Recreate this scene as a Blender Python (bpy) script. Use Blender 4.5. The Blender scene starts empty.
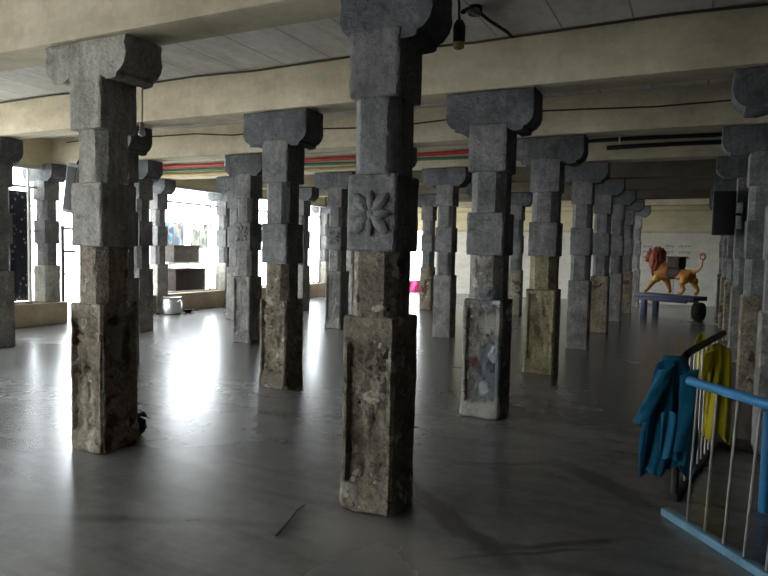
import bpy, bmesh, math, random
from mathutils import Vector, Matrix, noise
random.seed(7)
scene = bpy.context.scene
COL = scene.collection
SX, SY = 2.2763, 2.3812            # pillar grid spacing
WEST, EAST, NORTH, SOUTH = -9.1, 9.5, 18.2, -7.2
ZB, ZC = 2.93, 3.38                # beam underside, ceiling

# ------------------------------------------------------------------ helpers
class M:
    """mesh collector"""
    def __init__(s): s.bm = bmesh.new()
    def box(s, x0, x1, y0, y1, z0, z1, bev=0.0, seg=2):
        b = bmesh.new()
        bmesh.ops.create_cube(b, size=1)
        for v in b.verts:
            v.co = Vector(((x0+x1)/2+v.co.x*(x1-x0), (y0+y1)/2+v.co.y*(y1-y0), (z0+z1)/2+v.co.z*(z1-z0)))
        if bev > 0:
            bmesh.ops.bevel(b, geom=b.edges[:], offset=bev, segments=seg, affect='EDGES', profile=.5)
        s.merge(b); return s
    def merge(s, b, mat=None):
        if mat is not None: b.transform(mat)
        t = bpy.data.meshes.new('t'); b.to_mesh(t); b.free(); s.bm.from_mesh(t); bpy.data.meshes.remove(t)
        return s
    def tube(s, pts, r, n=8, caps=True):
        pts = [Vector(p) for p in pts]; rr = r if isinstance(r, (list, tuple)) else [r]*len(pts)
        rings = []; up = None
        for i, p in enumerate(pts):
            d = (pts[min(i+1, len(pts)-1)]-pts[max(i-1, 0)]).normalized()
            if up is None:
                up = Vector((0, 0, 1)) if abs(d.z) < .9 else Vector((1, 0, 0))
            a = d.cross(up).normalized(); up = a.cross(d).normalized()
            rings.append([s.bm.verts.new(p+rr[i]*(math.cos(2*math.pi*k/n)*a+math.sin(2*math.pi*k/n)*up)) for k in range(n)])
        for A, B in zip(rings, rings[1:]):
            for k in range(n): s.bm.faces.new((A[k], A[(k+1) % n], B[(k+1) % n], B[k]))
        if caps:
            s.bm.faces.new(rings[0][::-1]); s.bm.faces.new(rings[-1])
        return s
    def lathe(s, prof, n=28, c=(0, 0, 0), mat=None):
        b = bmesh.new(); rings = []
        for r, z in prof:
            rings.append([b.verts.new((r*math.cos(2*math.pi*k/n), r*math.sin(2*math.pi*k/n), z)) for k in range(n)])
        for A, B in zip(rings, rings[1:]):
            for k in range(n): b.faces.new((A[k], A[(k+1) % n], B[(k+1) % n], B[k]))
        b.faces.new(rings[0][::-1]); b.faces.new(rings[-1])
        bmesh.ops.translate(b, verts=b.verts[:], vec=c)
        return s.merge(b, mat)
    def ball(s, c, r, u=14, v=10, mat=None):
        b = bmesh.new(); bmesh.ops.create_uvsphere(b, u_segments=u, v_segments=v, radius=1)
        rr = r if isinstance(r, (tuple, list)) else (r, r, r)
        for q in b.verts: q.co = Vector((q.co.x*rr[0], q.co.y*rr[1], q.co.z*rr[2]))
        if mat is not None: b.transform(mat)
        bmesh.ops.translate(b, verts=b.verts[:], vec=c)
        return s.merge(b)
    def build(s, name, mat, parent=None, loc=None, smooth=35, kind=None):
        bmesh.ops.recalc_face_normals(s.bm, faces=s.bm.faces[:])
        me = bpy.data.meshes.new(name); s.bm.to_mesh(me); s.bm.free()
        me.materials.append(mat)
        if smooth:
            me.shade_smooth()
            me.set_sharp_from_angle(angle=math.radians(smooth))
        o = bpy.data.objects.new(name, me); COL.objects.link(o)
        if parent: o.parent = parent
        if loc: o.location = loc
        if kind: o['kind'] = kind
        return o

def empty(name, loc=(0, 0, 0), rz=0.0):
    o = bpy.data.objects.new(name, None); COL.objects.link(o)
    o.location = loc; o.rotation_euler = (0, 0, rz); o.empty_display_size = .2
    return o
def tag(o, label, cat, group=None):
    o['label'] = label; o['category'] = cat
    if group: o['group'] = group
    return o
def struct(o): o['kind'] = 'structure'; return o
def copy_thing(root):
    r = root.copy(); COL.objects.link(r)
    for ch in list(root.children):
        c = ch.copy(); COL.objects.link(c); c.parent = r
        for g in list(ch.children):
            d = g.copy(); COL.objects.link(d); d.parent = c
    return r

# ------------------------------------------------------------------ materials
class N:
    def __init__(s, name):
        s.m = bpy.data.materials.new(name); s.m.use_nodes = True
        s.t = s.m.node_tree; s.b = s.t.nodes['Principled BSDF']
    def n(s, typ, **kw):
        o = s.t.nodes.new(typ)
        for k, v in kw.items():
            if k in o.inputs: o.inputs[k].default_value = v
            else: setattr(o, k, v)
        return o
    def l(s, a, b): s.t.links.new(a, b)
    def coord(s, scale=(1, 1, 1), out='Object'):
        tc = s.n('ShaderNodeTexCoord'); mp = s.n('ShaderNodeMapping'); mp.inputs['Scale'].default_value = scale
        s.l(tc.outputs[out], mp.inputs['Vector']); return mp.outputs['Vector']
    def world(s, scale=(1, 1, 1)):
        g = s.n('ShaderNodeNewGeometry'); mp = s.n('ShaderNodeMapping'); mp.inputs['Scale'].default_value = scale
        s.l(g.outputs['Position'], mp.inputs['Vector']); return mp.outputs['Vector']
    def noise(s, vec, scale, detail=6, rough=.6, dist=0):
        o = s.n('ShaderNodeTexNoise'); o.inputs['Scale'].default_value = scale; o.inputs['Detail'].default_value = detail
        o.inputs['Roughness'].default_value = rough; o.inputs['Distortion'].default_value = dist
        s.l(vec, o.inputs['Vector']); return o.outputs['Fac']
    def ramp(s, fac, stops):
        r = s.n('ShaderNodeValToRGB'); e = r.color_ramp.elements
        while len(e) < len(stops): e.new(.5)
        for i, (p, c) in enumerate(stops):
            e[i].position = p; e[i].color = (*c, 1) if len(c) == 3 else c
        s.l(fac, r.inputs['Fac']); return r.outputs['Color']
    def mix(s, fac, a, b, mode='MIX'):
        m = s.n('ShaderNodeMix', data_type='RGBA', blend_type=mode)
        for sock, v in ((m.inputs[0], fac), (m.inputs[6], a), (m.inputs[7], b)):
            if isinstance(v, (int, float)): sock.default_value = v
            elif isinstance(v, tuple): sock.default_value = (*v, 1)
            else: s.l(v, sock)
        return m.outputs[2]
    def bump(s, h, strength=.4, dist=.02):
        b = s.n('ShaderNodeBump'); b.inputs['Strength'].default_value = strength; b.inputs['Distance'].default_value = dist
        s.l(h, b.inputs['Height']); s.l(b.outputs['Normal'], s.b.inputs['Normal'])
    def col(s, c):
        if isinstance(c, tuple): s.b.inputs['Base Color'].default_value = (*c, 1)
        else: s.l(c, s.b.inputs['Base Color'])
    def set(s, rough=.8, metal=0, spec=.3):
        s.b.inputs['Roughness'].default_value = rough; s.b.inputs['Metallic'].default_value = metal
        s.b.inputs['Specular IOR Level'].default_value = spec; return s.m
def blots(k, c, items, warp=.06, wscale=9):
    """stains of their own shape: (centre, radii, angle about z, colour, softness, strength)"""
    g = k.n('ShaderNodeNewGeometry'); nz = k.n('ShaderNodeTexNoise'); nz.inputs['Scale'].default_value = wscale; nz.inputs['Detail'].default_value = 5
    k.l(g.outputs['Position'], nz.inputs['Vector'])
    sub = k.n('ShaderNodeVectorMath', operation='SUBTRACT'); k.l(nz.outputs['Color'], sub.inputs[0]); sub.inputs[1].default_value = (.5, .5, .5)
    sc = k.n('ShaderNodeVectorMath', operation='SCALE'); k.l(sub.outputs[0], sc.inputs[0]); sc.inputs['Scale'].default_value = warp*2
    pw = k.n('ShaderNodeVectorMath', operation='ADD'); k.l(g.outputs['Position'], pw.inputs[0]); k.l(sc.outputs[0], pw.inputs[1])
    for cen, rad, ang, colr, soft, strength in items:
        d = k.n('ShaderNodeVectorMath', operation='SUBTRACT'); k.l(pw.outputs[0], d.inputs[0]); d.inputs[1].default_value = cen
        rt_ = k.n('ShaderNodeVectorRotate', rotation_type='Z_AXIS'); k.l(d.outputs[0], rt_.inputs['Vector']); rt_.inputs['Angle'].default_value = -math.radians(ang)
        dv = k.n('ShaderNodeVectorMath', operation='DIVIDE'); k.l(rt_.outputs[0], dv.inputs[0]); dv.inputs[1].default_value = rad
        ln = k.n('ShaderNodeVectorMath', operation='LENGTH'); k.l(dv.outputs[0], ln.inputs[0])
        c = k.mix(k.ramp(ln.outputs['Value'], [(max(0, 1-soft), (strength,)*3), (1.0, (0, 0, 0))]), c, colr)
    return c

def plain(name, c, rough=.6, metal=0, var=.12, spec=.3, scale=9):
    k = N(name); f = k.noise(k.coord(), scale)
    lo = tuple(v*(1-var) for v in c); hi = tuple(min(1, v*(1+var)) for v in c)
    k.col(k.ramp(f, [(.3, lo), (.7, hi)])); return k.set(rough, metal, spec)

def stone(name, dark, mid, light, patch=None, pthr=.6, pscale=5, bump=.7, extra=None, marks=None, mid_amt=.30):
    k = N(name); v = k.world()
    a = k.noise(v, 3.2, 8, .65, .4); b = k.noise(v, 28, 6, .7); st = k.noise(k.world((9, 9, 1.1)), 2.2, 5, .6)
    c = k.ramp(a, [(.30, dark), (.5, mid), (.72, light)])
    c = k.mix(mid_amt, c, k.ramp(b, [(.32, (.12, .12, .12)), (.68, (.9, .9, .9))]), 'OVERLAY')
    pit = k.noise(v, 13, 4, .75, .8); c = k.mix(k.ramp(pit, [(.56, (0, 0, 0)), (.66, (.55, .55, .55))]), c, tuple(x*.55 for x in dark))
    c = k.mix(.30, c, k.ramp(st, [(.35, (.3, .3, .3)), (.65, (.75, .75, .75))]), 'OVERLAY')
    for i, (pc, thr, ps) in enumerate(([(patch, pthr, pscale)] if patch else []) + (extra or [])):
        vv = k.n('ShaderNodeVectorMath', operation='ADD'); k.l(v, vv.inputs[0]); vv.inputs[1].default_value = (3.7*i+1.3, 7.1*i, 2.9*i)
        f = k.noise(vv.outputs[0], ps, 5, .55, .3)
        c = k.mix(k.ramp(f, [(thr, (0, 0, 0)), (thr+.03, (1, 1, 1))]), c, pc)
    if marks: c = blots(k, c, marks, .05)
    k.col(c)
    mu = k.n('ShaderNodeMath', operation='ADD'); k.l(pit, mu.inputs[0]); k.l(b, mu.inputs[1])
    k.bump(mu.outputs[0], bump, .03)
    return k.set(.82, 0, .25)

STONE = stone('granite_grey', (.10, .098, .096), (.18, .177, .172), (.28, .272, .258))
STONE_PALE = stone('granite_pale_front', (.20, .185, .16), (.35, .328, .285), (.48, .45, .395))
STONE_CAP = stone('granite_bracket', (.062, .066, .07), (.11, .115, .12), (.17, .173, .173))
BASE_BROWN = stone('granite_flaked_brown', (.085, .068, .048), (.21, .17, .125), (.36, .30, .23), (.46, .41, .33), .60, 8, 1.0, [((.05, .04, .03), .64, 11)], None, .55)
BASE_TAN = stone('granite_flaked_tan', (.12, .095, .065), (.25, .205, .145), (.38, .335, .26), (.11, .055, .028), .58, 3, .9, [((.44, .40, .33), .64, 9), ((.05, .035, .025), .66, 6)], [((-2.11, -.02, .80), (.2, .09, .17), 0, (.26, .24, .20), .3, .8), ((-2.11, .06, .75), (.2, .05, .22), 0, (.04, .03, .022), .4, .8), ((-2.11, -.06, .95), (.2, .07, .05), 0, (.04, .03, .022), .4, .8)], .5)
BASE_BLUE = stone('granite_paint_patches', (.11, .10, .09), (.22, .20, .17), (.34, .31, .26), (.12, .155, .18), .57, 2.6, .8, [((.58, .60, .60), .63, 4.2), ((.20, .07, .05), .68, 5), ((.06, .055, .05), .63, 11), ((.42, .38, .32), .64, 12)], [((.03, 2.19, .42), (.17, .3, .30), 0, (.115, .135, .15), .3, .85), ((.02, 2.19, .86), (.15, .3, .10), 0, (.40, .37, .31), .4, .8), ((.0, 2.19, .05), (.20, .3, .12), 0, (.36, .33, .28), .4, .8), ((.06, 2.18, .58), (.045, .2, .10), 0, (.46, .48, .48), .3, .95), ((-.03, 2.18, .27), (.055, .2, .075), 0, (.44, .46, .46), .3, .95), ((-.11, 2.18, .50), (.05, .2, .09), 0, (.13, .04, .035), .4, .9)], .5)
BASE_OLIVE = stone('granite_olive_wash', (.14, .115, .06), (.26, .22, .13), (.37, .32, .21), (.18, .10, .05), .62, 4, .7)
BASE_GREY = stone('granite_flaked_grey', (.13, .122, .11), (.23, .215, .195), (.35, .33, .295), (.38, .36, .33), .64, 6, .7)
LIME = stone('granite_limewashed', (.22, .20, .17), (.36, .33, .28), (.52, .48, .42), (.16, .14, .12), .62, 5, .5)

def wash(name, c, dirt, scale=1.3, amount=.6, bump=.15):
    k = N(name); v = k.world()
    a = k.noise(v, scale, 7, .62, .5); b = k.noise(v, 14, 6, .7); s2 = k.noise(k.world((1.6, 1.6, 5)), 1.1, 6, .6)
    cc = k.mix(k.ramp(a, [(.38, (0, 0, 0)), (.72, (amount, amount, amount))]), c, dirt)
    cc = k.mix(.22, cc, k.ramp(b, [(.3, (.3, .3, .3)), (.7, (.75, .75, .75))]), 'OVERLAY')
    cc = k.mix(.25, cc, k.ramp(s2, [(.35, (.3, .3, .3)), (.65, (.72, .72, .72))]), 'OVERLAY')
    k.col(cc); k.bump(b, bump, .01); return k.set(.9, 0, .15)
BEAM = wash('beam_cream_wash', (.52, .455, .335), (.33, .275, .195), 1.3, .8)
BEAM_SHADED = wash('beam_cream_shaded', (.17, .145, .105), (.10, .085, .06), 1.1, .8)  # cream beams with the shade of the far bays put into the colour
WALLM = wash('wall_cream_wash', (.62, .55, .36), (.50, .43, .26))
WALLW = wash('wall_pale_wash', (.62, .58, .50), (.50, .46, .38))
PARAPET = wash('parapet_tan_wash', (.42, .34, .24), (.27, .22, .16), 2.5)
TRIM = wash('frame_grey_paint', (.46, .46, .45), (.32, .31, .29), 3)

def ceiling_mat():
    k = N('ceiling_stone_slabs'); v = k.world()
    br = k.n('ShaderNodeTexBrick'); mp = k.world((1, 1, 1))
    sw = k.n('ShaderNodeMapping'); sw.inputs['Rotation'].default_value = (0, 0, math.pi/2); k.l(mp, sw.inputs['Vector']); k.l(sw.outputs[0], br.inputs['Vector'])
    br.inputs['Scale'].default_value = 1; br.inputs['Brick Width'].default_value = SY; br.inputs['Row Height'].default_value = .56
    br.inputs['Mortar Size'].default_value = .008; br.inputs['Color1'].default_value = (.56, .535, .49, 1); br.inputs['Color2'].default_value = (.64, .615, .57, 1)
    br.inputs['Mortar'].default_value = (.28, .265, .24, 1); br.offset = 0
    a = k.noise(k.world((2.2, .55, 1)), 1.5, 8, .65, .6)
    c = k.mix(k.ramp(a, [(.4, (0, 0, 0)), (.75, (.7, .7, .7))]), br.outputs['Color'], (.33, .31, .28))
    b = k.noise(v, 10, 6, .7)
    c = k.mix(.3, c, k.ramp(b, [(.3, (.3, .3, .3)), (.7, (.75, .75, .75))]), 'OVERLAY')
    k.col(c); k.bump(b, .2, .02); return k.set(.9, 0, .15)

def floor_mat():
    k = N('floor_polished_cement'); v = k.world()
    a = k.noise(v, .45, 6, .55, .3)
    sw = k.n('ShaderNodeMapping'); sw.inputs['Rotation'].default_value = (0, 0, math.radians(35)); sw.inputs['Scale'].default_value = (.55, 2.6, 1); k.l(v, sw.inputs['Vector'])
    b = k.noise(sw.outputs[0], 1.5, 9, .66, .5); f = k.noise(v, 9, 8, .7)
    c = k.ramp(a, [(.34, (.11, .107, .102)), (.52, (.148, .144, .137)), (.68, (.19, .185, .174))])
    c = k.mix(k.ramp(b, [(.46, (0, 0, 0)), (.70, (.75, .75, .75))]), c, (.06, .055, .048))
    c = k.mix(.5, c, k.ramp(f, [(.3, (.3, .3, .3)), (.7, (.7, .7, .7))]), 'OVERLAY')
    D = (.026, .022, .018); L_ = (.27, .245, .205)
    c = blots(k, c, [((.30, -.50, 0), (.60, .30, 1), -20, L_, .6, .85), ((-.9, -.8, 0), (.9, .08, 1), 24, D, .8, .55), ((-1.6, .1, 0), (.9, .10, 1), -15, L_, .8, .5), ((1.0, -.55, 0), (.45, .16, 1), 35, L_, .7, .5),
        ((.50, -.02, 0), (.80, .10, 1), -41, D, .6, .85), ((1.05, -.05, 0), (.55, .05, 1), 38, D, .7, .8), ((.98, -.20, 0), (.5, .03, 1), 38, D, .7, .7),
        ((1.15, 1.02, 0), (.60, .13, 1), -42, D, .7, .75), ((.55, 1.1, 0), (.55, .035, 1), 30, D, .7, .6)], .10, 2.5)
    k.col(c)
    k.l(k.ramp(a, [(.3, (.22, .22, .22)), (.7, (.29, .29, .29))]), k.b.inputs['Roughness'])
    k.bump(a, .05, .05)
    k.b.inputs['Specular IOR Level'].default_value = .95
    return k.m
FLOOR = floor_mat(); CEIL = ceiling_mat()
BLUE = plain('blue_enamel', (.02, .13, .27), .5, 0, .2)
STEEL = plain('bare_steel_rod', (.36, .33, .29), .45, .6, .25)
DARK_METAL = plain('dark_metal_tube', (.035, .03, .03), .6, .2, .3)
BLACK = plain('black_plastic', (.008, .008, .009), .5, 0, .2)
WHITEP = plain('white_plastic', (.75, .75, .72), .4, 0, .05)
WIRE = plain('dark_wire', (.035, .028, .02), .7, 0, .2)
ALU = plain('aluminium', (.55, .55, .55), .35, .9, .1)
RED = plain('red_pipe_paint', (.36, .035, .03), .5, 0, .2)
GREEN = plain('green_pipe_paint', (.05, .14, .075), .5, 0, .2)
PALEP = plain('pale_pipe_paint', (.48, .44, .36), .6, 0, .1)
OCHRE = plain('ochre_pipe_paint', (.36, .25, .10), .7, 0, .15)
CRATE = plain('dark_brown_board', (.030, .022, .018), .9, 0, .3)
CRATE2 = plain('mid_brown_board', (.06, .05, .042), .9, 0, .3)

# ------------------------------------------------------------------ pillar geometry
def chamfer_poly(a, b):      # square of half width a cut at the corners; half flat b
    return [(b, -a), (a, -b), (a, b), (b, a), (-b, a), (-a, b), (-a, -b), (-b, -a)]
def prism(poly, zs, npe, amp, seed, wear=0.0, carve=None, nscale=7.0, axis='z', edge=.012, uneven=None):
    """rings of a polygon swept along an axis, worn by noise"""
    b = bmesh.new(); rings = []
    pts = []
    L = len(poly)
    for i in range(L):
        p, q = Vector(poly[i]), Vector(poly[(i+1) % L])
        n = npe if not uneven else max(1, round(npe*(q-p).length/uneven))
        nrm = Vector(((q-p).y, -(q-p).x)).normalized()
        for k in range(n):
            t = k/n; pts.append((p.lerp(q, t), nrm if k else None, i, t))
    z0, z1 = zs[0], zs[-1]
    lev = [z0, z0+edge*.4, z0+edge]+[z for z in zs[1:-1]]+[z1-edge, z1-edge*.4, z1]
    cap = [edge, edge*.35, 0]+[0]*(len(zs)-2)+[0, edge*.35, edge]
    for z, ins in zip(lev, cap):
        ring = []
        for p, nrm, i, t in pts:
            rad = p.normalized(); d = -ins
            q3 = Vector((p.x, p.y, z)) if axis == 'z' else Vector((p.x, z, p.y))
            sp = q3*nscale+Vector((seed*13.1, seed*7.7, seed*3.3))
            nv = noise.noise(sp)*.65+noise.noise(sp*2.7)*.35
            d += amp*nv
            if nrm is None:
                d -= wear*(.5+.9*abs(noise.noise(sp*1.6+Vector((5, 5, 5)))))
            if edge < .013 and axis == 'z' and amp > .0105 and z < .16:
                d += (.16-z)*.16*(.4+1.2*noise.noise(sp*1.3+Vector((2, 8, 1))))
            if carve and nrm is not None: d += carve(i, t, z, sp)
            c = p+(nrm if nrm is not None else rad)*d
            ring.append(b.verts.new((c.x, c.y, z) if axis == 'z' else (c.x, z, c.y)))
        rings.append(ring)
    n = len(pts)
    for A, B in zip(rings, rings[1:]):
        for k in range(n): b.faces.new((A[k], A[(k+1) % n], B[(k+1) % n], B[k]))
    b.faces.new(rings[0][::-1]); b.faces.new(rings[-1])
    return b
def lin(a, b, n): return [a+(b-a)*i/n for i in range(n+1)]
def panel_carve(depth, relief):
    def f(i, t, z, sp):
        if .14 < t < .86 and .16 < z < .97:
            m = noise.noise(sp*2.2)+.6*noise.noise(sp*5.1)
            return -depth+relief*m
        if .10 < t < .90 and .12 < z < 1.01: return -depth*.25
        return 0
    return f
def bracket_poly(hw=.40, off=-.03, z0=2.62, z1=ZB-.012):
    k = z0-2.62
    right = [(hw, z1), (hw+.004, 2.765+k), (hw-.012, 2.715+k), (hw-.045, 2.675+k), (hw-.085, 2.655+k), (hw-.09, 2.63+k), (hw-.11, z0+.003), (hw-.18, z0)]
    pts = right+[(-x, z) for x, z in right[::-1]]
    return [(x+off, z) for x, z in pts[::-1]]
SQ = lambda a: [(a, -a), (a, a), (-a, a), (-a, -a)]
def rosette_mesh(r=.11):
    m = M()
    for k in range(8):
        a = k*math.pi/4+math.pi/4; big = k % 2 == 0
        L_, W_ = (r, .036) if big else (r*.85, .026)
        mat = Matrix.Rotation(-a, 4, 'Y')
        m.ball(Vector((math.cos(a)*L_*.55, 0, math.sin(a)*L_*.55)), (L_*.48, .022, W_), 12, 8, mat)
    m.ball((0, -.004, 0), (.026, .014, .026), 12, 8)
    return m
def ring_mesh(r=.13):
    m = M(); pts = [(r*math.cos(a), 0, r*math.sin(a)) for a in lin(0, 2*math.pi, 32)]
    return m.tube(pts, .008, 6, False)

HS = (0, 1.08, 1.48, 1.905, 2.27, 2.62)
def make_pillar(seed, base_mat, shaft_mat, cap_mat, res=1, panel=True, flower=False, bw=.165, bracket=(.40, -.03), depth=.165, hs=HS):
    root = empty('stone_pillar')
    z = list(hs)
    n = 6*res
    cv = panel_carve(.030, .026) if panel and res > 1 else None
    w1, w2, nk = bw, bw-.008, bw-.022
    mm = M(); mm.merge(prism(SQ(w1), lin(z[0], z[1], 10*res), n if res == 1 else 20, .011 if res > 1 else .008, seed, .020, cv)); mm.build('base_block', base_mat, root)
    mm = M(); mm.merge(prism(chamfer_poly(nk, .083), lin(z[1]-.01, z[2]+.01, 4*res), max(2, n//3), .004, seed+1, .002)); mm.build('lower_neck', base_mat if res > 1 and panel else shaft_mat, root)
    mm = M(); mm.merge(prism(SQ(w2), lin(z[2], z[3], 5*res), n, .009, seed+2, .016)); blk = mm.build('middle_block', shaft_mat, root)
    mm = M(); mm.merge(prism(chamfer_poly(nk, .083), lin(z[3]-.01, z[4]+.01, 4*res), max(2, n//3), .004, seed+3, .002)); mm.build('upper_neck', shaft_mat, root)
    mm = M(); mm.merge(prism(SQ(w2+.002), lin(z[4], z[5]+.05, 4*res), n, .007, seed+4, .012)); mm.build('upper_block', shaft_mat, root)
    mm = M(); b = prism(bracket_poly(*bracket, z[5]), lin(-depth, depth, 3*res), 4 if res > 1 else 2, .008, seed+5, .004, None, 6, 'y', .02, .25); mm.merge(b); br = mm.build('bracket', cap_mat, root)
    if flower:
        f = rosette_mesh(.150); f.build('rosette', shaft_mat, blk, (0, -w2-.006, 1.70))
    return root

PG = 'stone pillars of the hall'
near = {  # (col,row): (label, base material, flower, res, bw)
 (0, 0): ('nearest stone pillar at centre, carved flower on its middle block, flaking brown base', BASE_BROWN, True, 3, .165),
 (-1, 0): ('big near stone pillar at left with a pale front and brown stained right side', BASE_TAN, False, 3, .168),
 (0, 1): ('stone pillar with blue and white paint patches on its base, right of nearest pillar', BASE_BLUE, False, 3, .182),
 (-1, 1): ('stone pillar with pitted tan base, standing midway between the two big near pillars', BASE_BROWN, False, 3, .172),
 (0, 2): ('dark stone pillar with olive-brown washed base, directly behind the paint-patched pillar', BASE_OLIVE, False, 2, .185),
 (-2, 2): ('pale grey lit stone pillar just left of and behind the pitted tan pillar', BASE_GREY, True, 2, .165),
}
far_labels = {
 (-2, 1): 'pillar hidden behind the big left pillar, only its dark bracket showing beside the hanging bulb',
 (-3, 1): 'grey stone pillar cut off by the left edge of the photo',
 (-3, 2): 'slim dark stone pillar just right of the big left pillar, left of the pot',
 (-2, 3): 'grey stone pillar with carved middle block, standing left of the nearest pillar',
 (-1, 3): 'dark grey stone pillar just left of the paint-patched pillar, with red-flecked base',
 (-2, 5): 'small pale far pillar seen just right of the nearest pillar beside the pink cloth',
 (-3, 4): 'slim far pillar seen right of the pitted tan pillar, before the windows',
 (-3, 5): 'far pillar peeping out between the carved grey pillar and the nearest pillar',
 (-1, 5): 'far pillar peeping out left of the olive-based pillar with a pale lit neck',
 (-1, 4): 'far stone pillar mostly covered by the paint-patched pillar',
 (-1, 2): 'stone pillar almost wholly covered by the nearest pillar',
 (-3, 3): 'stone pillar covered by the pale grey lit pillar, bracket showing at its left',
 (0, 3): 'stone pillar right behind the olive-based pillar, third back in the right line',
 (0, 4): 'dark stone pillar fourth back in the right line behind the nearest pillar',
 (0, 5): 'slim dark stone pillar fifth back in the right line behind the nearest pillar',
 (0, 6): 'narrow far stone pillar sixth back in the right line behind the nearest pillar',
 (0, 7): 'last stone pillar of the right line, bordering the lion wall',
 (1, 1): 'stone pillar cut off by the right photo edge, bracket tip showing near the top',
 (1, 2): 'dark stone pillar at the right edge behind the railing, its left side pale',
 (1, 3): 'dark stone pillar at right just behind the black speaker box',
 (1, 4): 'far dark stone pillar at right, second beyond the black speaker box',
 (1, 5): 'far dark stone pillar at right, third beyond the black speaker box',
 (1, 6): 'far dark stone pillar at right, near the lion wall end',
 (-4, 2): 'grey window-line pillar on the low parapet between the dark speckled screen and the doorway',
 (-4, 3): 'pale window-line pillar beside the aluminium pot',
 (-4, 4): 'pale window-line pillar right of the stacked brown crates',
 (-4, 6): 'slender far window-line pillar seen in the bright gap left of the carved pillar',
}
OFF = {(-2, 1): (-.25, 0), (-3, 2): (-.20, 0), (-2, 3): (.10, 0), (-3, 1): (-.42, 0), (-4, 3): (.06, 0), (-4, 2): (-.04, -.22), (-4, 4): (.06, -.15), (-3, 4): (-.02, 0)}
seed = 1
near_fit = {   # heights of the joints, bracket (half length, offset), depth, position offset
 (0, 0): ((0, 1.12, 1.49, 1.92, 2.34, 2.655), (.28, .055), .15, (.02, 0)),
 (-1, 0): ((0, 1.07, 1.48, 1.93, 2.30, 2.65), (.405, .0), .165, (.03, -.02)),
 (0, 1): ((0, 1.07, 1.47, 1.85, 2.21, 2.58), (.40, .00), .165, (-.05, -.02)),
 (-1, 1): ((0, .95, 1.33, 1.75, 2.18, 2.57), (.40, -.01), .165, (-.07, -.02)),
 (0, 2): ((0, 1.05, 1.46, 1.88, 2.25, 2.60), (.42, .03), .165, (-.06, 0)),
 (-2, 2): ((0, 1.04, 1.44, 1.87, 2.25, 2.60), (.36, .02), .165, (-.14, 0)),
}
for (i, j), (lab, bm_, fl, res, bw) in near.items():
    hs, brk, dep, (dx, dy) = near_fit[(i, j)]
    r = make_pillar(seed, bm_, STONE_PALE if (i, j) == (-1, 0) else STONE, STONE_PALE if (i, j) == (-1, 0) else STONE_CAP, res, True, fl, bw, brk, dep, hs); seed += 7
    r.location = (i*SX+dx, j*SY+dy, 0); tag(r, lab, 'pillar', PG); r['kind'] = 'thing'
protos = []
def place(key, proto, first):
    i, j = key; o = proto if first else copy_thing(proto)
    dx, dy = OFF.get(key, (0, 0)); o.location = (i*SX+dx, j*SY+dy, 0)
    tag(o, far_labels[key], 'pillar', PG); o['kind'] = 'thing'
kinds = {'plain': [(-2, 1), (-3, 2), (-1, 3), (0, 3), (0, 5), (-3, 4), (1, 1), (1, 3), (-3, 1), (-3, 3)],
         'second': [(-2, 5), (-1, 5), (-1, 4), (0, 4), (0, 6), (1, 2), (1, 4), (1, 5)],
         'flower': [(-2, 3), (0, 7), (-3, 5), (1, 6), (-1, 2)],
         'ledge': [(-4, 2)], 'window': [(-4, 3), (-4, 4), (-4, 6)]}
for kd, keys in kinds.items():
    bmx = {'plain': BASE_GREY, 'second': BASE_TAN, 'flower': BASE_GREY, 'window': STONE_PALE, 'ledge': STONE_PALE}[kd]
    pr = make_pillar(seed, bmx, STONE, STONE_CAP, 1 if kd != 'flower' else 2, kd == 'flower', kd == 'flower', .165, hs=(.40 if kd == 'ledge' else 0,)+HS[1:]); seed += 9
    for q, key in enumerate(keys): place(key, pr, q == 0)

# ------------------------------------------------------------------ shell
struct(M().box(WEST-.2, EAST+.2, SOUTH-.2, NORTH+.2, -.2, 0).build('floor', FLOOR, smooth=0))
w = M(); w.box(WEST-.55, EAST+.2, SOUTH-.2, 15.1, ZC, ZC+.25); w.box(WEST-.55, EAST+.2, 15.5, NORTH+.2, ZC, ZC+.25)
w.box(WEST-.55, -2.0, 15.1, 15.5, ZC, ZC+.25); w.box(3.0, EAST+.2, 15.1, 15.5, ZC, ZC+.25)     # unseen roof slot before the last beam, inferred and added to light the far wall
struct(w.build('ceiling', CEIL, smooth=0))
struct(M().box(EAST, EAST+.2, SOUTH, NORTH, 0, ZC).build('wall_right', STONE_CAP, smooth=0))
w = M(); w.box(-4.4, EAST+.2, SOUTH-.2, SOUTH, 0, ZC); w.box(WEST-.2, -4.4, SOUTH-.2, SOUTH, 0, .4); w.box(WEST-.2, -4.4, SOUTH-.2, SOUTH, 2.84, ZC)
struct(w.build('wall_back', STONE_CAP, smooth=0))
struct(M().box(-45, 20, -40, SOUTH-.2, -.4, -.12).build('ground_behind', plain('pale_yard_behind', (.70, .68, .63), .9), smooth=0))
# far wall with one opening at its left end
DX0, DX1 = -8.7, -7.2
w = M(); w.box(DX1, EAST, NORTH, NORTH+.25, 0, 2.2); w.box(WEST-.2, DX0, NORTH, NORTH+.25, 0, 2.2); w.box(DX0, DX1, NORTH, NORTH+.25, 0, .32)
struct(w.build('wall_front', WALLW, smooth=0))
w = M(); w.box(WEST-.2, EAST, NORTH, NORTH+.25, 2.2, ZC)
struct(w.build('wall_front_upper', WALLM, smooth=0))
struct(M().box(DX1, EAST, NORTH-.07, NORTH+.02, 2.19, 2.25, .01).build('trim_1', BEAM, smooth=0))
struct(M().box(WEST, EAST, NORTH-.03, NORTH+.02, 2.86, 2.9, .008).build('trim_2', BEAM, smooth=0))
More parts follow.
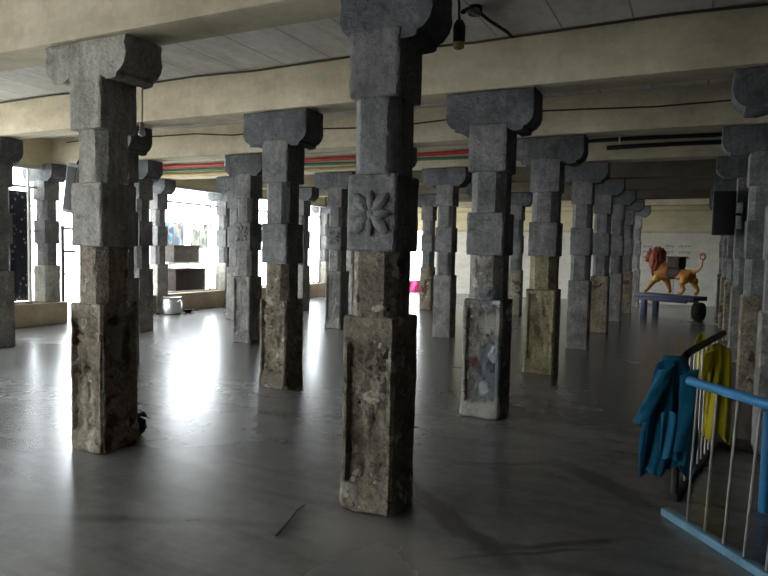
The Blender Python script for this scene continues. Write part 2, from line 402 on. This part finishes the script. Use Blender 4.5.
# window side: parapet, lintel, upper band
DY0, DY1 = 4.80, 6.65
w = M(); w.box(WEST-.2, WEST+.185, SOUTH, DY0, 0, .40, .02)
cuts = [DY1, 3*SY-.17, 3*SY+.17, 4*SY-.32, 4*SY+.02, 6*SY-.17, 6*SY+.17, NORTH]
for a, b in zip(cuts[::2], cuts[1::2]): w.box(WEST-.2, WEST+.185, a, b, 0, .40, .008)
struct(w.build('wall_left', PARAPET))
struct(M().box(WEST-.2, WEST+.08, SOUTH, NORTH, 2.84, ZC).build('wall_left_upper', WALLM, smooth=0))
struct(M().box(WEST-.06, WEST+.10, SOUTH, NORTH, 2.80, 2.86, .008).build('trim_3', TRIM, smooth=0))
ys = [j*SY for j in (-3, -2, -1, 0, 1, 2, 3, 4, 5, 6, 7)]
wn = 1
for a, b in zip(ys, ys[1:]):
    y0, y1 = a+.17, b-.17
    if abs(a-2*SY) < .01: continue
    fr = M()
    fr.box(WEST-.12, WEST-.08, y0, y1, 2.47, 2.51); fr.box(WEST-.12, WEST-.08, y0, y1, .40, .43)
    fr.box(WEST-.12, WEST-.08, y0, y0+.035, .40, 2.8); fr.box(WEST-.12, WEST-.08, y1-.035, y1, .40, 2.8)
    o = struct(fr.build('window_%d' % wn, TRIM, smooth=0)); wn += 1
    mu = M(); mu.box(WEST-.12, WEST-.085, y1-.36, y1-.325, .43, 2.47); mu.build('mullion', TRIM, o, smooth=0)

# beams across the hall
beam_lab = ['near cream concrete beam over the two big near pillars', 'cream concrete beam resting on the paint-patched pillar and the pitted tan pillar',
 'cream concrete beam over the olive-based pillar and the pale grey lit pillar', 'beam carrying the red and green pipes along its face',
 'beam just behind the piped beam, fifth from the camera', 'beam sixth from the camera, dim under the far ceiling', 'beam seventh from the camera, dark against the lion wall bay',
 'last cream beam just before the lion wall']
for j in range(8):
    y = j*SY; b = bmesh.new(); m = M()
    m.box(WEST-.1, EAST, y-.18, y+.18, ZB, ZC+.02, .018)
    o = m.build('ceiling_beam', BEAM_SHADED if j in (4, 5, 6) else BEAM, smooth=35); tag(o, beam_lab[j], 'beam', 'beams across the ceiling'); o['kind'] = 'thing'

# ------------------------------------------------------------------ outside
struct(M().box(-45, WEST-.2, SOUTH-.2, 40, -.4, -.12).build('ground_outside', plain('pale_courtyard', (.74, .72, .67), .9), smooth=0))
struct(M().box(-12, -6, NORTH+.25, 40, -.4, -.12).build('ground_beyond', plain('pale_yard', (.74, .72, .67), .9), smooth=0))

# ------------------------------------------------------------------ pipes on the fourth beam
PY = 3*SY-.18
def pipe(name, mat, z, r, x0, x1, label, cat='pipe', clamps=()):
    m = M(); n = 14; pts = [(x0+(x1-x0)*k/n, PY-r-.006, z+.006*math.sin(k*1.7+z*40)) for k in range(n+1)]
    o = m.tube(pts, r, 8).build(name, mat)
    tag(o, label, cat, 'pipes along the beam')
    for cx in clamps:
        m = M(); m.box(cx-.012, cx+.012, PY-2*r-.016, PY-.002, z-r-.03, z+r+.03, .003); c = m.build('clamp', WHITEP if cx in (-6.95, .53) else BLACK, o)
    return o
pipe('wall_pipe', PALEP, 3.255, .028, -9, -1.2, 'pale pipe, topmost of the pipes along the fourth beam')
pipe('wall_pipe', RED, 3.155, .036, -9, -.1, 'bright red pipe along the face of the fourth beam', 'pipe', (-6.95, -3.4))
pipe('wall_pipe', GREEN, 3.065, .026, -9, -.1, 'green pipe just under the red pipe on the beam', 'pipe')
pipe('wall_pipe', OCHRE, 2.985, .024, -9, -2.9, 'ochre pipe, lowest along the left part of the beam')
pipe('cable_bundle', BLACK, 3.225, .030, -1.15, EAST-.3, 'thick black cable, upper one on the dark right part of the beam', 'cable', (.53,))
pipe('cable_bundle', BLACK, 3.115, .034, .35, EAST-.3, 'thick black cable, lower one on the dark right part of the beam', 'cable')

# ------------------------------------------------------------------ wires and bulb
def wire(name, pts, r, label, mat=WIRE, cat='wire'):
    return tag(M().tube(pts, r, 6).build(name, mat), label, cat)
wy = SY-.20
wire('ceiling_wire', [(WEST+.1+k*.8, wy, 3.355+.012*math.sin(k*2.1)) for k in range(20)], .011, 'dark wire along the top edge of the second beam')
wire('ceiling_wire', [(-8.6+k*.75, 2*SY-.2, 3.20+.03*math.sin(k*1.3)+(.10 if k < 5 else 0)) for k in range(20)], .010, 'thin dark wire across the face of the third beam')
wire('black_cable', [(.40, .20, 2.86), (.34, .45, 2.97), (.28, .85, 3.08), (.16, 1.2, 3.24), (.05, 1.44, 3.35)], .014, 'black cable curving from the nearest pillar to the ceiling junction box', BLACK)
j = empty('junction_box', (.04, 1.48, ZC)); tag(j, 'dark junction box with a conduit on the ceiling right of the nearest pillar', 'junction box')
M().lathe([(.055, -.06), (.055, 0)], 16).build('box', DARK_METAL, j); M().tube([(0, 0, -.02), (.03, .27, -.022), (.09, .6, -.022), (.10, .70, -.03)], .014, 8).build('conduit', DARK_METAL, j)
h = empty('lamp_holder', (.395, .16, 2.74)); tag(h, 'small brown lamp holder beside the bracket of the nearest pillar', 'lamp holder')
M().lathe([(.018, -.06), (.034, -.055), (.036, .03), (.02, .06)], 14).build('holder', DARK_METAL, h); M().lathe([(.014, -.10), (.030, -.09), (.030, -.062), (.02, -.06)], 14).build('socket', OCHRE, h)
M().tube([(0, 0, .055), (-.005, 0, .15), (-.01, 0, .20)], .008, 6).build('cord', WIRE, h)
b = empty('hanging_bulb', (-2.118, .215, 2.345)); tag(b, 'small white bulb hanging on a cord beside the big left pillar', 'bulb')
M().tube([(0, 0, .06), (.004, 0, .2), (-.003, 0, .4), (0, -.03, .585)], .007, 6).build('cord', WHITEP, b)
M().lathe([(.014, 0), (.02, .005), (.02, .06), (.008, .07)], 12).build('socket', ALU, b); M().ball((0, 0, -.012), .028).build('globe', WHITEP, b)

# ------------------------------------------------------------------ left side: things at the windows
pot = empty('cooking_pot', (-8.57, 7.10, 0)); tag(pot, 'big round aluminium pot standing on the floor by the window parapet', 'pot')
M().lathe([(.12, 0), (.17, .015), (.205, .07), (.215, .16), (.205, .25), (.175, .31), (.165, .33), (.19, .36), (.197, .375), (.188, .378), (.15, .33), (.10, .30)], 36).build('body', ALU, pot)
for s_ in (-1, 1):
    M().tube([(s_*.20, -.06, .29), (s_*.245, -.05, .30), (s_*.26, 0, .30), (s_*.245, .05, .30), (s_*.20, .06, .29)], .009, 8).build('handle', ALU, pot)
bw_ = empty('small_bowl', (-8.50, 7.50, 0)); tag(bw_, 'small black bowl on the floor right of the aluminium pot', 'bowl')
M().lathe([(.05, 0), (.09, .03), (.115, .085), (.105, .09), (.07, .04)], 24).build('bowl', BLACK, bw_)

def crate(loc, sx, sy, sz, mat, label):
    r = empty('wooden_crate', loc); tag(r, label, 'crate', 'brown crates outside the window')
    M().box(-sx/2, sx/2, -sy/2, sy/2, 0, sz, .012).build('body', mat, r)
    M().box(-sx/2-.02, sx/2+.02, -sy/2-.02, sy/2+.02, sz, sz+.035, .008).build('lid', mat, r); return r
bench = empty('stone_bench', (-9.75, 8.6, -.12)); tag(bench, 'low pale stone bench outside the window under the lower crate', 'bench')
M().box(-.35, .35, -1.1, .45, .42, .52, .01).build('bench_top', TRIM, bench)
for yy in (-.9, .25): M().box(-.28, .28, yy-.08, yy+.08, 0, .42).build('leg', TRIM, bench)
crate((-9.75, 8.62, .40), .6, 1.02, .50, CRATE, 'larger dark brown crate on the bench, below the other crate')
sh = empty('shelf_stand', (-10.5, 9.3, -.12)); tag(sh, 'pale shelf stand outside the window carrying the upper crate', 'stand')
M().box(-.3, .3, -.65, .65, 1.14, 1.19).build('shelf_board', TRIM, sh)
for xx in (-.26, .26):
    for yy in (-.6, .6): M().box(xx-.02, xx+.02, yy-.02, yy+.02, 0, 1.14).build('leg', TRIM, sh)
crate((-10.5, 9.33, 1.07), .5, .92, .40, CRATE2, 'smaller brown crate on the shelf stand, above the larger crate')

def poster_mat(name, cols, sc):
    k = N(name); vo = k.n('ShaderNodeTexVoronoi'); vo.inputs['Scale'].default_value = sc; k.l(k.coord((1, 1, .6)), vo.inputs['Vector'])
    sp = k.n('ShaderNodeSeparateColor'); k.l(vo.outputs['Color'], sp.inputs[0])
    c = k.ramp(sp.outputs[0], [(i/len(cols), c) for i, c in enumerate(cols)]); k.col(c); return k.set(.8)
P1 = poster_mat('printed_cloth_blue', [(.05, .12, .25), (.35, .38, .4), (.1, .3, .42), (.2, .12, .12), (.4, .4, .38)], 9)
P2 = poster_mat('printed_cloth_grey', [(.06, .06, .06), (.4, .4, .38), (.45, .42, .4), (.15, .2, .2), (.42, .4, .36)], 10)
def hanging_cloth(name, x, y0, y1, z0, z1, mat, label, cat, waves=3, amp=.03):
    m = M(); ny, nz = 24, 12; vs = []
    for a in range(ny+1):
        col = []
        for c in range(nz+1):
            t = a/ny; u = c/nz
            col.append(m.bm.verts.new((x+amp*math.sin(t*waves*6.28+u)*(1-.5*u), y0+(y1-y0)*t, z0+(z1-z0)*u+(.012*math.sin(t*9) if c == 0 else 0))))
        vs.append(col)
    for a in range(ny):
        for c in range(nz): m.bm.faces.new((vs[a][c], vs[a+1][c], vs[a+1][c+1], vs[a][c+1]))
    o = m.build(name, mat, smooth=60); s_ = o.modifiers.new('thick', 'SOLIDIFY'); s_.thickness = .008
    return tag(o, label, cat)
rl = tag(M().tube([(-11.0, 8.9, 2.10), (-11.0, 12.0, 2.10)], .012, 8).build('drying_line', WIRE), 'thin line outside the window with printed cloths on it', 'line')
for yy in (8.9, 12.0): tag(M().tube([(-11.0, yy, -.12), (-11.0, yy, 2.14)], .025, 8).build('line_post', PALEP), 'post at the %s end of the line of printed cloths' % ('left' if yy < 9 else 'right'), 'post')
hanging_cloth('printed_cloth', -11.0, 9.3, 10.0, 1.36, 2.1, P1, 'blue and white printed cloth hanging outside, left of the grey one', 'cloth')
hanging_cloth('printed_cloth', -11.0, 10.25, 10.95, 1.42, 2.1, P2, 'white and grey printed cloth hanging outside above the upper crate', 'cloth')

def speck():
    k = N('dark_speckled_cloth'); vo = k.n('ShaderNodeTexVoronoi'); vo.inputs['Scale'].default_value = 11; k.l(k.coord((1, 1, .8)), vo.inputs['Vector'])
    c = k.ramp(vo.outputs['Distance'], [(.20, (.16, .16, .20)), (.26, (.012, .012, .018))]); k.col(c); return k.set(.9)
hanging_cloth('hanging_screen', WEST-.28, 2.9, 4.33, .42, 2.42, speck(), 'dark speckled cloth screen hanging outside the far left window', 'screen', 4, .04)
p = empty('metal_pole', (WEST-.02, 4.17, .40)); tag(p, 'thin white metal pole on the parapet left of the doorway pillar', 'pole')
M().tube([(0, 0, 0), (0, 0, 2.4)], .022, 10).build('shaft', WHITEP, p)
M().lathe([(.05, 0), (.05, .015)], 14).build('foot_plate', WIRE, p)
for zz in (1.3, 1.75): M().tube([(-.06, -.05, zz), (.0, 0, zz), (.12, .10, zz)], .009, 6).build('hook', WIRE, p)
g = empty('metal_gate', (WEST-.22, 5.00, -.12)); tag(g, 'open metal gate of thin dark bars in the bright doorway', 'gate')
M().tube([(0, 0, 0), (0, 0, 1.95)], .032, 8).build('gate_post', DARK_METAL, g)
M().tube([(-.05, .0, 1.9), (-.3, .55, 1.9), (-.4, .9, 1.9)], .022, 8).build('top_rail', DARK_METAL, g)
M().tube([(0, .0, 1.45), (-.1, .35, 1.45)], .024, 8).build('latch_bar', DARK_METAL, g)
M().tube([(-.4, .9, 0), (-.4, .9, 1.9)], .014, 8).build('gate_end', DARK_METAL, g)
M().tube([(0, .02, 1.28), (-.06, .2, 1.2), (-.02, .05, 1.0)], .010, 6).build('chain', DARK_METAL, g)

ls = empty('column_speaker', (-5.47, 2.25, 2.2)); tag(ls, 'tilted grey column speaker hanging left of the big left pillar', 'speaker')
ls.rotation_euler = (math.radians(4), math.radians(10), math.radians(20))
M().box(-.08, .08, -.08, .08, -.32, .30, .015).build('cabinet', plain('grey_cabinet_paint', (.30, .30, .30), .6), ls)
M().box(-.06, .06, -.09, -.078, -.28, .26, .004).build('grille', plain('grey_grille', (.09, .09, .09), .8), ls)
M().tube([(0, 0, .29), (.09, .0, .48), (.13, .03, .735)], .012, 6).build('hanger', DARK_METAL, ls)

bg = M(); bg.ball((0, 0, .10), (.13, .11, .105), 18, 12)
for v in bg.bm.verts:
    v.co += Vector((noise.noise(v.co*14), noise.noise(v.co*14+Vector((9, 0, 0))), .6*noise.noise(v.co*12)))*.035
    v.co.z = max(0, v.co.z)
bag = empty('cloth_bag', (-2.24, .27, 0)); bag.scale = (.62, .62, .75); tag(bag, 'small black cloth bag on the floor behind the big left pillar', 'bag')
bg.build('pouch', BLACK, bag); M().tube([(-.04, 0, .18), (.02, .02, .225), (.09, .03, .23), (.14, .03, .21)], [.03, .025, .03, .012], 8).build('knot', BLACK, bag)
tag(M().tube([(-.235, -.66, .007), (-.255, -.56, .012), (-.28, -.47, .009), (-.315, -.35, .012), (-.315, -.27, .018)], [.006, .007, .006, .005, .003], 6).build('twig', WIRE), 'short dark twig lying on the floor left of the nearest pillar', 'twig')

# pink cloth on the far sill
m = M(); vs = []
for a in range(21):
    row = []
    for c in range(9):
        t, u = a/20, c/8
        row.append(m.bm.verts.new((-8.1+.75*t, NORTH-.10-.10*u+.05*math.sin(t*13+u*2), .36-.36*u**1.3+.02*noise.noise(Vector((t*6, u*4, 0))))))
    vs.append(row)
for a in range(20):
    for c in range(8): m.bm.faces.new((vs[a][c], vs[a+1][c], vs[a+1][c+1], vs[a][c+1]))
o = m.build('pink_cloth', plain('pink_cotton', (.75, .08, .25), .9), smooth=60); o.modifiers.new('thick', 'SOLIDIFY').thickness = .012
tag(o, 'bright pink cloth draped on the far wall sill beside a distant pillar', 'cloth')

# ------------------------------------------------------------------ far wall lettering (illegible in the photo)
INK = plain('faded_wall_paint', (.16, .12, .09), .9)
def lettering(x0, x1, rows, seed_, label):
    rnd = random.Random(seed_); root = empty('wall_lettering', ((x0+x1)/2, NORTH, rows[-1])); tag(root, label, 'lettering', 'painted notices on the far wall')
    for z in rows:
        x = x0; m = M()
        while x < x1-.03:
            wd = rnd.uniform(.03, .06)
            m.tube([(x+wd*(.5+.5*math.cos(a)), NORTH-.004, z+.03*math.sin(a)) for a in lin(0, rnd.choice([4.2, 5.5, 3.4]), 6)], .007, 4)
            x += wd+rnd.uniform(.02, .06)
        m.tube([(x0, NORTH-.004, z+.024), ((x0+x1)/2, NORTH-.004, z+.026), (x1-.01, NORTH-.004, z+.024)], .004, 4)
        o = m.build('text_line', INK, root); o.matrix_parent_inverse = Matrix.Translation(-root.location)
lettering(.12, .40, (1.76, 1.60, 1.42, 1.32), 1, 'block of faded painted writing left of the lion head')
lettering(.75, 1.00, (1.78, 1.60, 1.40), 2, 'block of faded painted writing between the lion head and the saddle seat')
lettering(1.14, 1.48, (1.78, 1.60, 1.42), 3, 'block of faded painted writing above the lion hindquarters')
lettering(-4.05, -3.78, (1.7, 1.55, 1.4, 1.25, 1.1), 4, 'block of faded painted writing seen in the gap behind the olive-based pillar')

# ------------------------------------------------------------------ lion on its cart
CA = Vector((.54, 14.1, 0)); CB = Vector((1.78, 13.35, 0))
ax = (CB-CA); clen = ax.length; rz = math.atan2(ax.y, ax.x)
NAVY = plain('navy_cart_paint', (.010, .018, .055), .5, 0, .2)
TYRE = plain('dark_wheel', (.012, .012, .014), .7, 0, .3)
cart = empty('wheeled_cart', CA, rz); tag(cart, 'dark blue low cart with a big dark wheel carrying the lion figure', 'cart')
M().box(-.13, clen-.02, -.28, .28, .45, .55, .01).build('deck', NAVY, cart)
for yy in (-.24, .24):
    M().box(-.08, clen-.22, yy-.03, yy+.03, .38, .45, .008).build('side_rail', NAVY, cart)
    M().box(.04, .17, yy-.05, yy+.05, 0, .40, .008).build('leg', NAVY, cart)
m = M(); R_ = Matrix.Translation((clen+.03, -.14, .215)) @ Matrix.Rotation(math.radians(12), 4, 'Z') @ Matrix.Rotation(math.pi/2, 4, 'Y')
m.lathe([(.13, -.11), (.195, -.105), (.215, -.07), (.215, .07), (.195, .105), (.13, .11)], 32, (0, 0, 0), R_)
wh = m.build('wheel', TYRE, cart); hb = M(); hb.lathe([(.04, -.12), (.06, -.115), (.06, .115), (.04, .12)], 16, (0, 0, 0), R_); hb.build('hub', NAVY, wh)
m = M(); m.tube([tuple(R_ @ Vector((0, 0, -.16))), tuple(R_ @ Vector((0, 0, .16)))], .022, 10); m.build('axle', TYRE, cart)
LB = plain('lion_orange_paint', (.50, .20, .045), .5, 0, .2); LM = plain('lion_red_mane', (.28, .06, .03), .6, 0, .3, scale=20)
LY = plain('lion_yellow_cuffs', (.62, .36, .04), .5, 0, .15); SAD = plain('saddle_brown', (.05, .03, .02), .7, 0, .3)
lion = empty('lion_statue', tuple(CA.lerp(CB, .5)+Vector((0, 0, .57))), rz); lion.scale = (.84, .92, .93)
tag(lion, 'painted orange lion figure with red mane and raised tail standing on the blue cart', 'statue')
def skin(name, verts, edges, radii, mat, parent, sub=2):
    me = bpy.data.meshes.new(name); me.from_pydata(verts, edges, []); me.materials.append(mat)
    o = bpy.data.objects.new(name, me); COL.objects.link(o); o.parent = parent
    md = o.modifiers.new('skin', 'SKIN'); md.use_smooth_shade = True
    for v, r in zip(me.skin_vertices[0].data, radii):
        v.radius = (r, r) if not isinstance(r, tuple) else r
    me.skin_vertices[0].data[0].use_root = True
    sb = o.modifiers.new('sub', 'SUBSURF'); sb.levels = sb.render_levels = sub
    return o
# body: x<0 is the head end
V = [(.45, 0, .55), (.20, 0, .53), (-.08, 0, .55), (-.36, 0, .62), (-.55, 0, .80), (-.66, 0, .98), (-.80, 0, .95), (-.88, 0, .92)]
R_ = [.15, .145, .15, .19, .17, .14, .095, .06]
Ed = [(i, i+1) for i in range(7)]
def limb(root_i, pts, rad):
    prev = root_i
    for q, r in zip(pts, rad):
        V.append(q); R_.append(r); Ed.append((prev, len(V)-1)); prev = len(V)-1
limb(3, [(-.42, -.13, .42), (-.58, -.15, .27), (-.72, -.15, .10), (-.78, -.15, .035), (-.86, -.15, .03)], [.095, .07, .05, .05, .04])
limb(3, [(-.34, .13, .40), (-.26, .15, .22), (-.20, .15, .08), (-.20, .15, .035), (-.28, .15, .03)], [.095, .07, .05, .05, .04])
limb(0, [(.44, -.13, .40), (.34, -.15, .28), (.44, -.15, .14), (.34, -.15, .035), (.26, -.15, .03)], [.115, .08, .05, .05, .04])
limb(0, [(.52, .13, .40), (.52, .15, .27), (.66, .15, .15), (.62, .15, .035), (.54, .15, .03)], [.115, .08, .05, .05, .04])
limb(0, [(.58, 0, .60), (.72, 0, .62), (.82, 0, .74), (.84, 0, .90)], [.06, .035, .03, .028])
skin('body', V, Ed, R_, LB, lion)
m = M(); rnd = random.Random(3)
m.ball((-.56, 0, .90), (.20, .235, .33), 22, 16, Matrix.Rotation(.22, 4, 'Y')); m.ball((-.47, 0, .68), (.20, .215, .26), 18, 12)
for k in range(110):
    a = rnd.uniform(0, 6.28); z = rnd.uniform(.48, 1.18); rr = .215*math.sqrt(max(.12, 1-((z-.82)/.42)**2))
    m.ball((-.54+rr*.85*math.cos(a)+.03, rr*1.05*math.sin(a), z), (.035, .035, .07), 8, 6)
mane = m.build('mane', LM, lion, smooth=60)
m = M(); m.ball((-.78, 0, 1.0), (.12, .13, .15), 16, 12); m.ball((-.88, 0, .93), (.075, .09, .07), 14, 10); m.ball((-.86, 0, .855), (.06, .07, .035), 12, 8)
for s_ in (-1, 1): m.ball((-.70, s_*.14, 1.15), (.03, .045, .05), 10, 8)
head = m.build('face', LM, lion, smooth=60)
for s_ in (-1, 1): M().ball((-.885, s_*.055, 1.03), .022, 10, 8).build('eye', WHITEP, head)
M().ball((-.955, 0, .955), (.018, .03, .02), 10, 8).build('nose', BLACK, head)
m = M(); m.tube([(.84+.075*math.cos(a), .0, .99+.075*math.sin(a)) for a in lin(-1.6, 4.2, 14)], [.028]*5+[.035]*6+[.02]*4, 8); m.build('tail_tuft', LB, lion)
for (x, y, z, t) in ((-.44, -.135, .40, .35), (-.33, .135, .38, -.2), (.42, -.135, .38, .2), (.52, .14, .36, -.1)):
    m = M(); m.lathe([(.085, -.08), (.112, -.04), (.118, .02), (.10, .07)], 16, (0, 0, 0), Matrix.Translation((x, y, z)) @ Matrix.Rotation(t, 4, 'Y')); m.build('leg_band', LY, lion, smooth=60)
m = M(); m.lathe([(.165, -.20), (.172, -.1), (.165, 0), (.172, .1), (.165, .20)], 24, (0, 0, 0), Matrix.Translation((.05, 0, .56)) @ Matrix.Rotation(math.pi/2, 4, 'Y')); m.build('saddle_cloth', SAD, lion, smooth=60)
st = M().box(-.13, .25, -.16, .16, .70, .96, .02).build('saddle_seat', SAD, lion); M().box(-.17, .29, -.19, .19, .95, .985, .01).build('seat_board', CRATE2, st)
m = M(); m.tube([(.0, -.02, 0), (.0, -.02, .42)], .018, 8); m.build('support_rod', STEEL, lion)

# ------------------------------------------------------------------ black speaker box at right
sp = empty('speaker_box', (1.96, 3*SY-.40, 2.10)); tag(sp, 'black box loudspeaker mounted high on a pillar left of the right edge', 'speaker')
M().box(-.145, .135, -.16, .16, -.30, .30, .012).build('cabinet', BLACK, sp)
M().box(-.125, .115, -.172, -.158, -.28, .28, .004).build('grille', plain('black_grille', (.012, .012, .012), .9), sp)
M().tube([(.10, .15, 0), (.20, .25, 0), (.25, .36, 0)], .02, 8).build('wall_bracket', DARK_METAL, sp)

# ------------------------------------------------------------------ barricades
def barricade(loc, rz, L, H_, lean, rods, label, top_mat, bot_mat, post=True):
    r = empty('railing', loc, rz); tag(r, label, 'railing', 'railings at the right')
    ly = lambda z: -lean*z/H_
    lx = lambda z: (.17*z/H_ if not post else 0)
    top = M(); pts = [(.27, ly(H_), H_), (L, ly(H_), H_)] if not post else [(0, 0, .70), (.02, 0, .80), (.10, 0, .875), (.22, 0, H_), (L, ly(H_), H_)]
    top.tube(pts, .024, 12); top.build('top_bar', top_mat, r)
    M().box(-.03, L, -.03, .03, .0, .045, .008).build('bottom_bar', bot_mat, r)
    for t in rods:
        M().tube([(t, ly(.04), .04), (t+lx(H_), ly(H_-.01), H_-.01)], .0065, 8).build('rod', STEEL, r)
    if post:
        M().tube([(.0, 0, .03), (0, 0, .72)], .024, 10).build('post', top_mat, r)
    return r
u1 = Vector((.62, -.785, 0)); rz1 = math.atan2(-.785, .62)
ra = barricade((1.577, .63, 0), rz1, 1.75, .85, .116, [.166+.137*k for k in range(12)], 'near blue railing with thin steel rods at the lower right corner', BLUE, plain('worn_blue_bar', (.09, .18, .24), .6, 0, .3), False)
rzb = math.atan2(1.50, .27)
rb = barricade((1.60, .92, 0), rzb, 1.55, .89, -.0, [.28+.14*k for k in range(8)], 'dark railing running back behind the near railing, clothes draped on it', DARK_METAL, DARK_METAL)  # a blue railing too; its shade is painted in as a dark colour
M().box(1.42, 1.60, -.22, .12, 0, .05, .006).build('foot', DARK_METAL, rb)
tag(M().tube([(2.083, .99, 0), (2.083, .99, .60)], .033, 12).build('blue_post', BLUE), 'short dark blue post at the right edge behind the near railing', 'post')

# ------------------------------------------------------------------ clothes on the railings
def cloth_mat(name, c, c2):
    k = N(name); v = k.coord(); f = k.noise(v, 6, 5, .6); w_ = k.noise(v, 160, 3, .5)
    k.col(k.ramp(f, [(.35, c), (.7, c2)])); k.bump(w_, .15, .002); k.b.inputs['Sheen Weight'].default_value = .15; return k.set(.9, 0, .1)
CB_ = cloth_mat('blue_cotton', (.004, .055, .10), (.010, .10, .17)); CY = cloth_mat('yellow_cotton', (.30, .235, .010), (.43, .35, .025)); CLB = cloth_mat('light_blue_cotton', (.02, .14, .26), (.04, .20, .32))
def sheet(name, fn, nu, nv, mat, parent, thick=.006):
    m = M(); vs = [[m.bm.verts.new(fn(a/nu, c/nv)) for c in range(nv+1)] for a in range(nu+1)]
    for a in range(nu):
        for c in range(nv): m.bm.faces.new((vs[a][c], vs[a+1][c], vs[a+1][c+1], vs[a][c+1]))
    o = m.build(name, mat, parent, smooth=80); s_ = o.modifiers.new('thick', 'SOLIDIFY'); s_.thickness = thick; s_.offset = 0
    o.modifiers.new('sub', 'SUBSURF').levels = 1
    return o
def lerp(a, b, t): return a+(b-a)*t
# blue tunic: local x across the picture, hung over the corner of the railings (camera looks along +y roughly)
bt = empty('blue_tunic', (1.578, .74, .055), .30); bt.scale = (.9, .9, .93); tag(bt, 'blue long-sleeved tunic hung over the corner of the railings', 'clothing')
def tunic(side):
    def f(u, v):   # u across, v down from the bar
        top_w, bot_w = .10, .165
        s_ = u-.5; wd = lerp(top_w, bot_w, min(1, v*1.6)); z = .935-.06*abs(s_)*2-v*(.70+.05*math.sin(u*7+side))
        fold = .022*math.sin(u*15+side*2+v*2)*min(1, v*3)+.012*math.sin(u*31+v*5)*v
        arch = .030*math.sqrt(max(0, min(1, v*5)))
        return (-.02+s_*2*wd+.02*v*math.sin(v*5+side), side*(arch+.015*v)+fold, z)
    return f
sheet('front_panel', tunic(-1), 30, 26, CB_, bt); sheet('back_panel', tunic(1), 30, 26, CB_, bt)
def sleeve(p0, p1, p2, r0, r1, sd):
    def f(u, v):
        a = 2*math.pi*u; A, B_, C_ = Vector(p0), Vector(p1), Vector(p2)
        p = A.lerp(B_, min(1, v*2)) if v < .5 else B_.lerp(C_, v*2-1)
        r = lerp(r0, r1, v)*(1+.14*math.sin(3*a+v*7+sd)+.08*math.sin(v*22+sd))
        return (p.x+r*math.cos(a), p.y+.55*r*math.sin(a), p.z+.35*r*math.cos(a))
    return f
sheet('sleeve', sleeve((-.06, -.03, .86), (-.14, -.06, .68), (-.205, -.07, .52), .05, .055, 0), 20, 18, CB_, bt)
sheet('sleeve', sleeve((.06, -.05, .84), (.065, -.09, .62), (.03, -.10, .36), .05, .055, 2), 20, 18, CB_, bt)
def lin_panel(u, v): return (-.055+.05*(u-.5)*2+.03*v-.02*v*v, -.085-.012*math.sin(u*9+v*4), .60-.30*v-.03*abs(u-.5))
sheet('lining', lin_panel, 10, 12, CLB, bt)
def neckf(u, v): a = math.pi*u; return (-.02+.07*math.cos(a), -.02-.028*math.sin(a)-.01*v, .925+.012*math.sin(a)-.03*v)
sheet('collar', neckf, 14, 3, CB_, bt)
yt = empty('yellow_cloth', (1.79, 1.72, -.045), .25); tag(yt, 'yellow garment draped over the dark railing behind the blue tunic', 'clothing')
def ypan(side):
    def f(u, v):
        s_ = u-.5; wd = lerp(.062, .085, v)
        return (.05+s_*2*wd, side*(.033*min(1, v*6)**.5+.01*v)+.02*math.sin(u*13+side+v*3)*min(1, v*3), .925+.015*math.sin(u*5)-v*(.66+.03*math.sin(u*8)))
    return f
sheet('front_panel', ypan(-1), 26, 22, CY, yt); sheet('back_panel', ypan(1), 26, 22, CY, yt)
def ytop(u, v): return (-.11+.12*u, .02+.05*math.sin(v*5), .99-.22*v+.03*math.sin(u*6)-.10*abs(u-.4))
sheet('gathered_fold', ytop, 14, 12, CY, yt)
sheet('sleeve', sleeve((-.05, -.05, .88), (-.085, -.07, .74), (-.095, -.07, .62), .04, .042, 1), 18, 14, CY, yt)

# ------------------------------------------------------------------ light
wld = bpy.data.worlds.new('sky'); scene.world = wld; wld.use_nodes = True
bgn = wld.node_tree.nodes['Background']; bgn.inputs['Color'].default_value = (.87, .945, 1.0, 1); bgn.inputs['Strength'].default_value = 5.0

# ------------------------------------------------------------------ camera
f_, pitch, roll, yaw = 638.6884, .06, .0213, .4554
fw = Vector((-math.sin(yaw)*math.cos(pitch), math.cos(yaw)*math.cos(pitch), -math.sin(pitch)))
rt = Vector((math.cos(yaw), math.sin(yaw), 0)); up = rt.cross(fw)
r2 = rt*math.cos(roll)+up*math.sin(roll); u2 = -rt*math.sin(roll)+up*math.cos(roll)
cd = bpy.data.cameras.new('camera'); cd.sensor_width = 36; cd.lens = 36*f_/768; cd.clip_start = .05; cd.clip_end = 200
cam = bpy.data.objects.new('camera', cd); COL.objects.link(cam)
mt = Matrix((r2, u2, -fw)).transposed().to_4x4(); mt.translation = (1.6644, -3.3287, 1.5); cam.matrix_world = mt
scene.camera = cam

vs_ = scene.view_settings
vs_.view_transform = 'Standard'; vs_.look = 'None'; vs_.exposure = 1.35; vs_.gamma = 1; vs_.use_curve_mapping = False
cy = scene.cycles; cy.use_denoising = True; cy.max_bounces = 10; cy.diffuse_bounces = 7; cy.glossy_bounces = 4; cy.caustics_reflective = False; cy.caustics_refractive = False
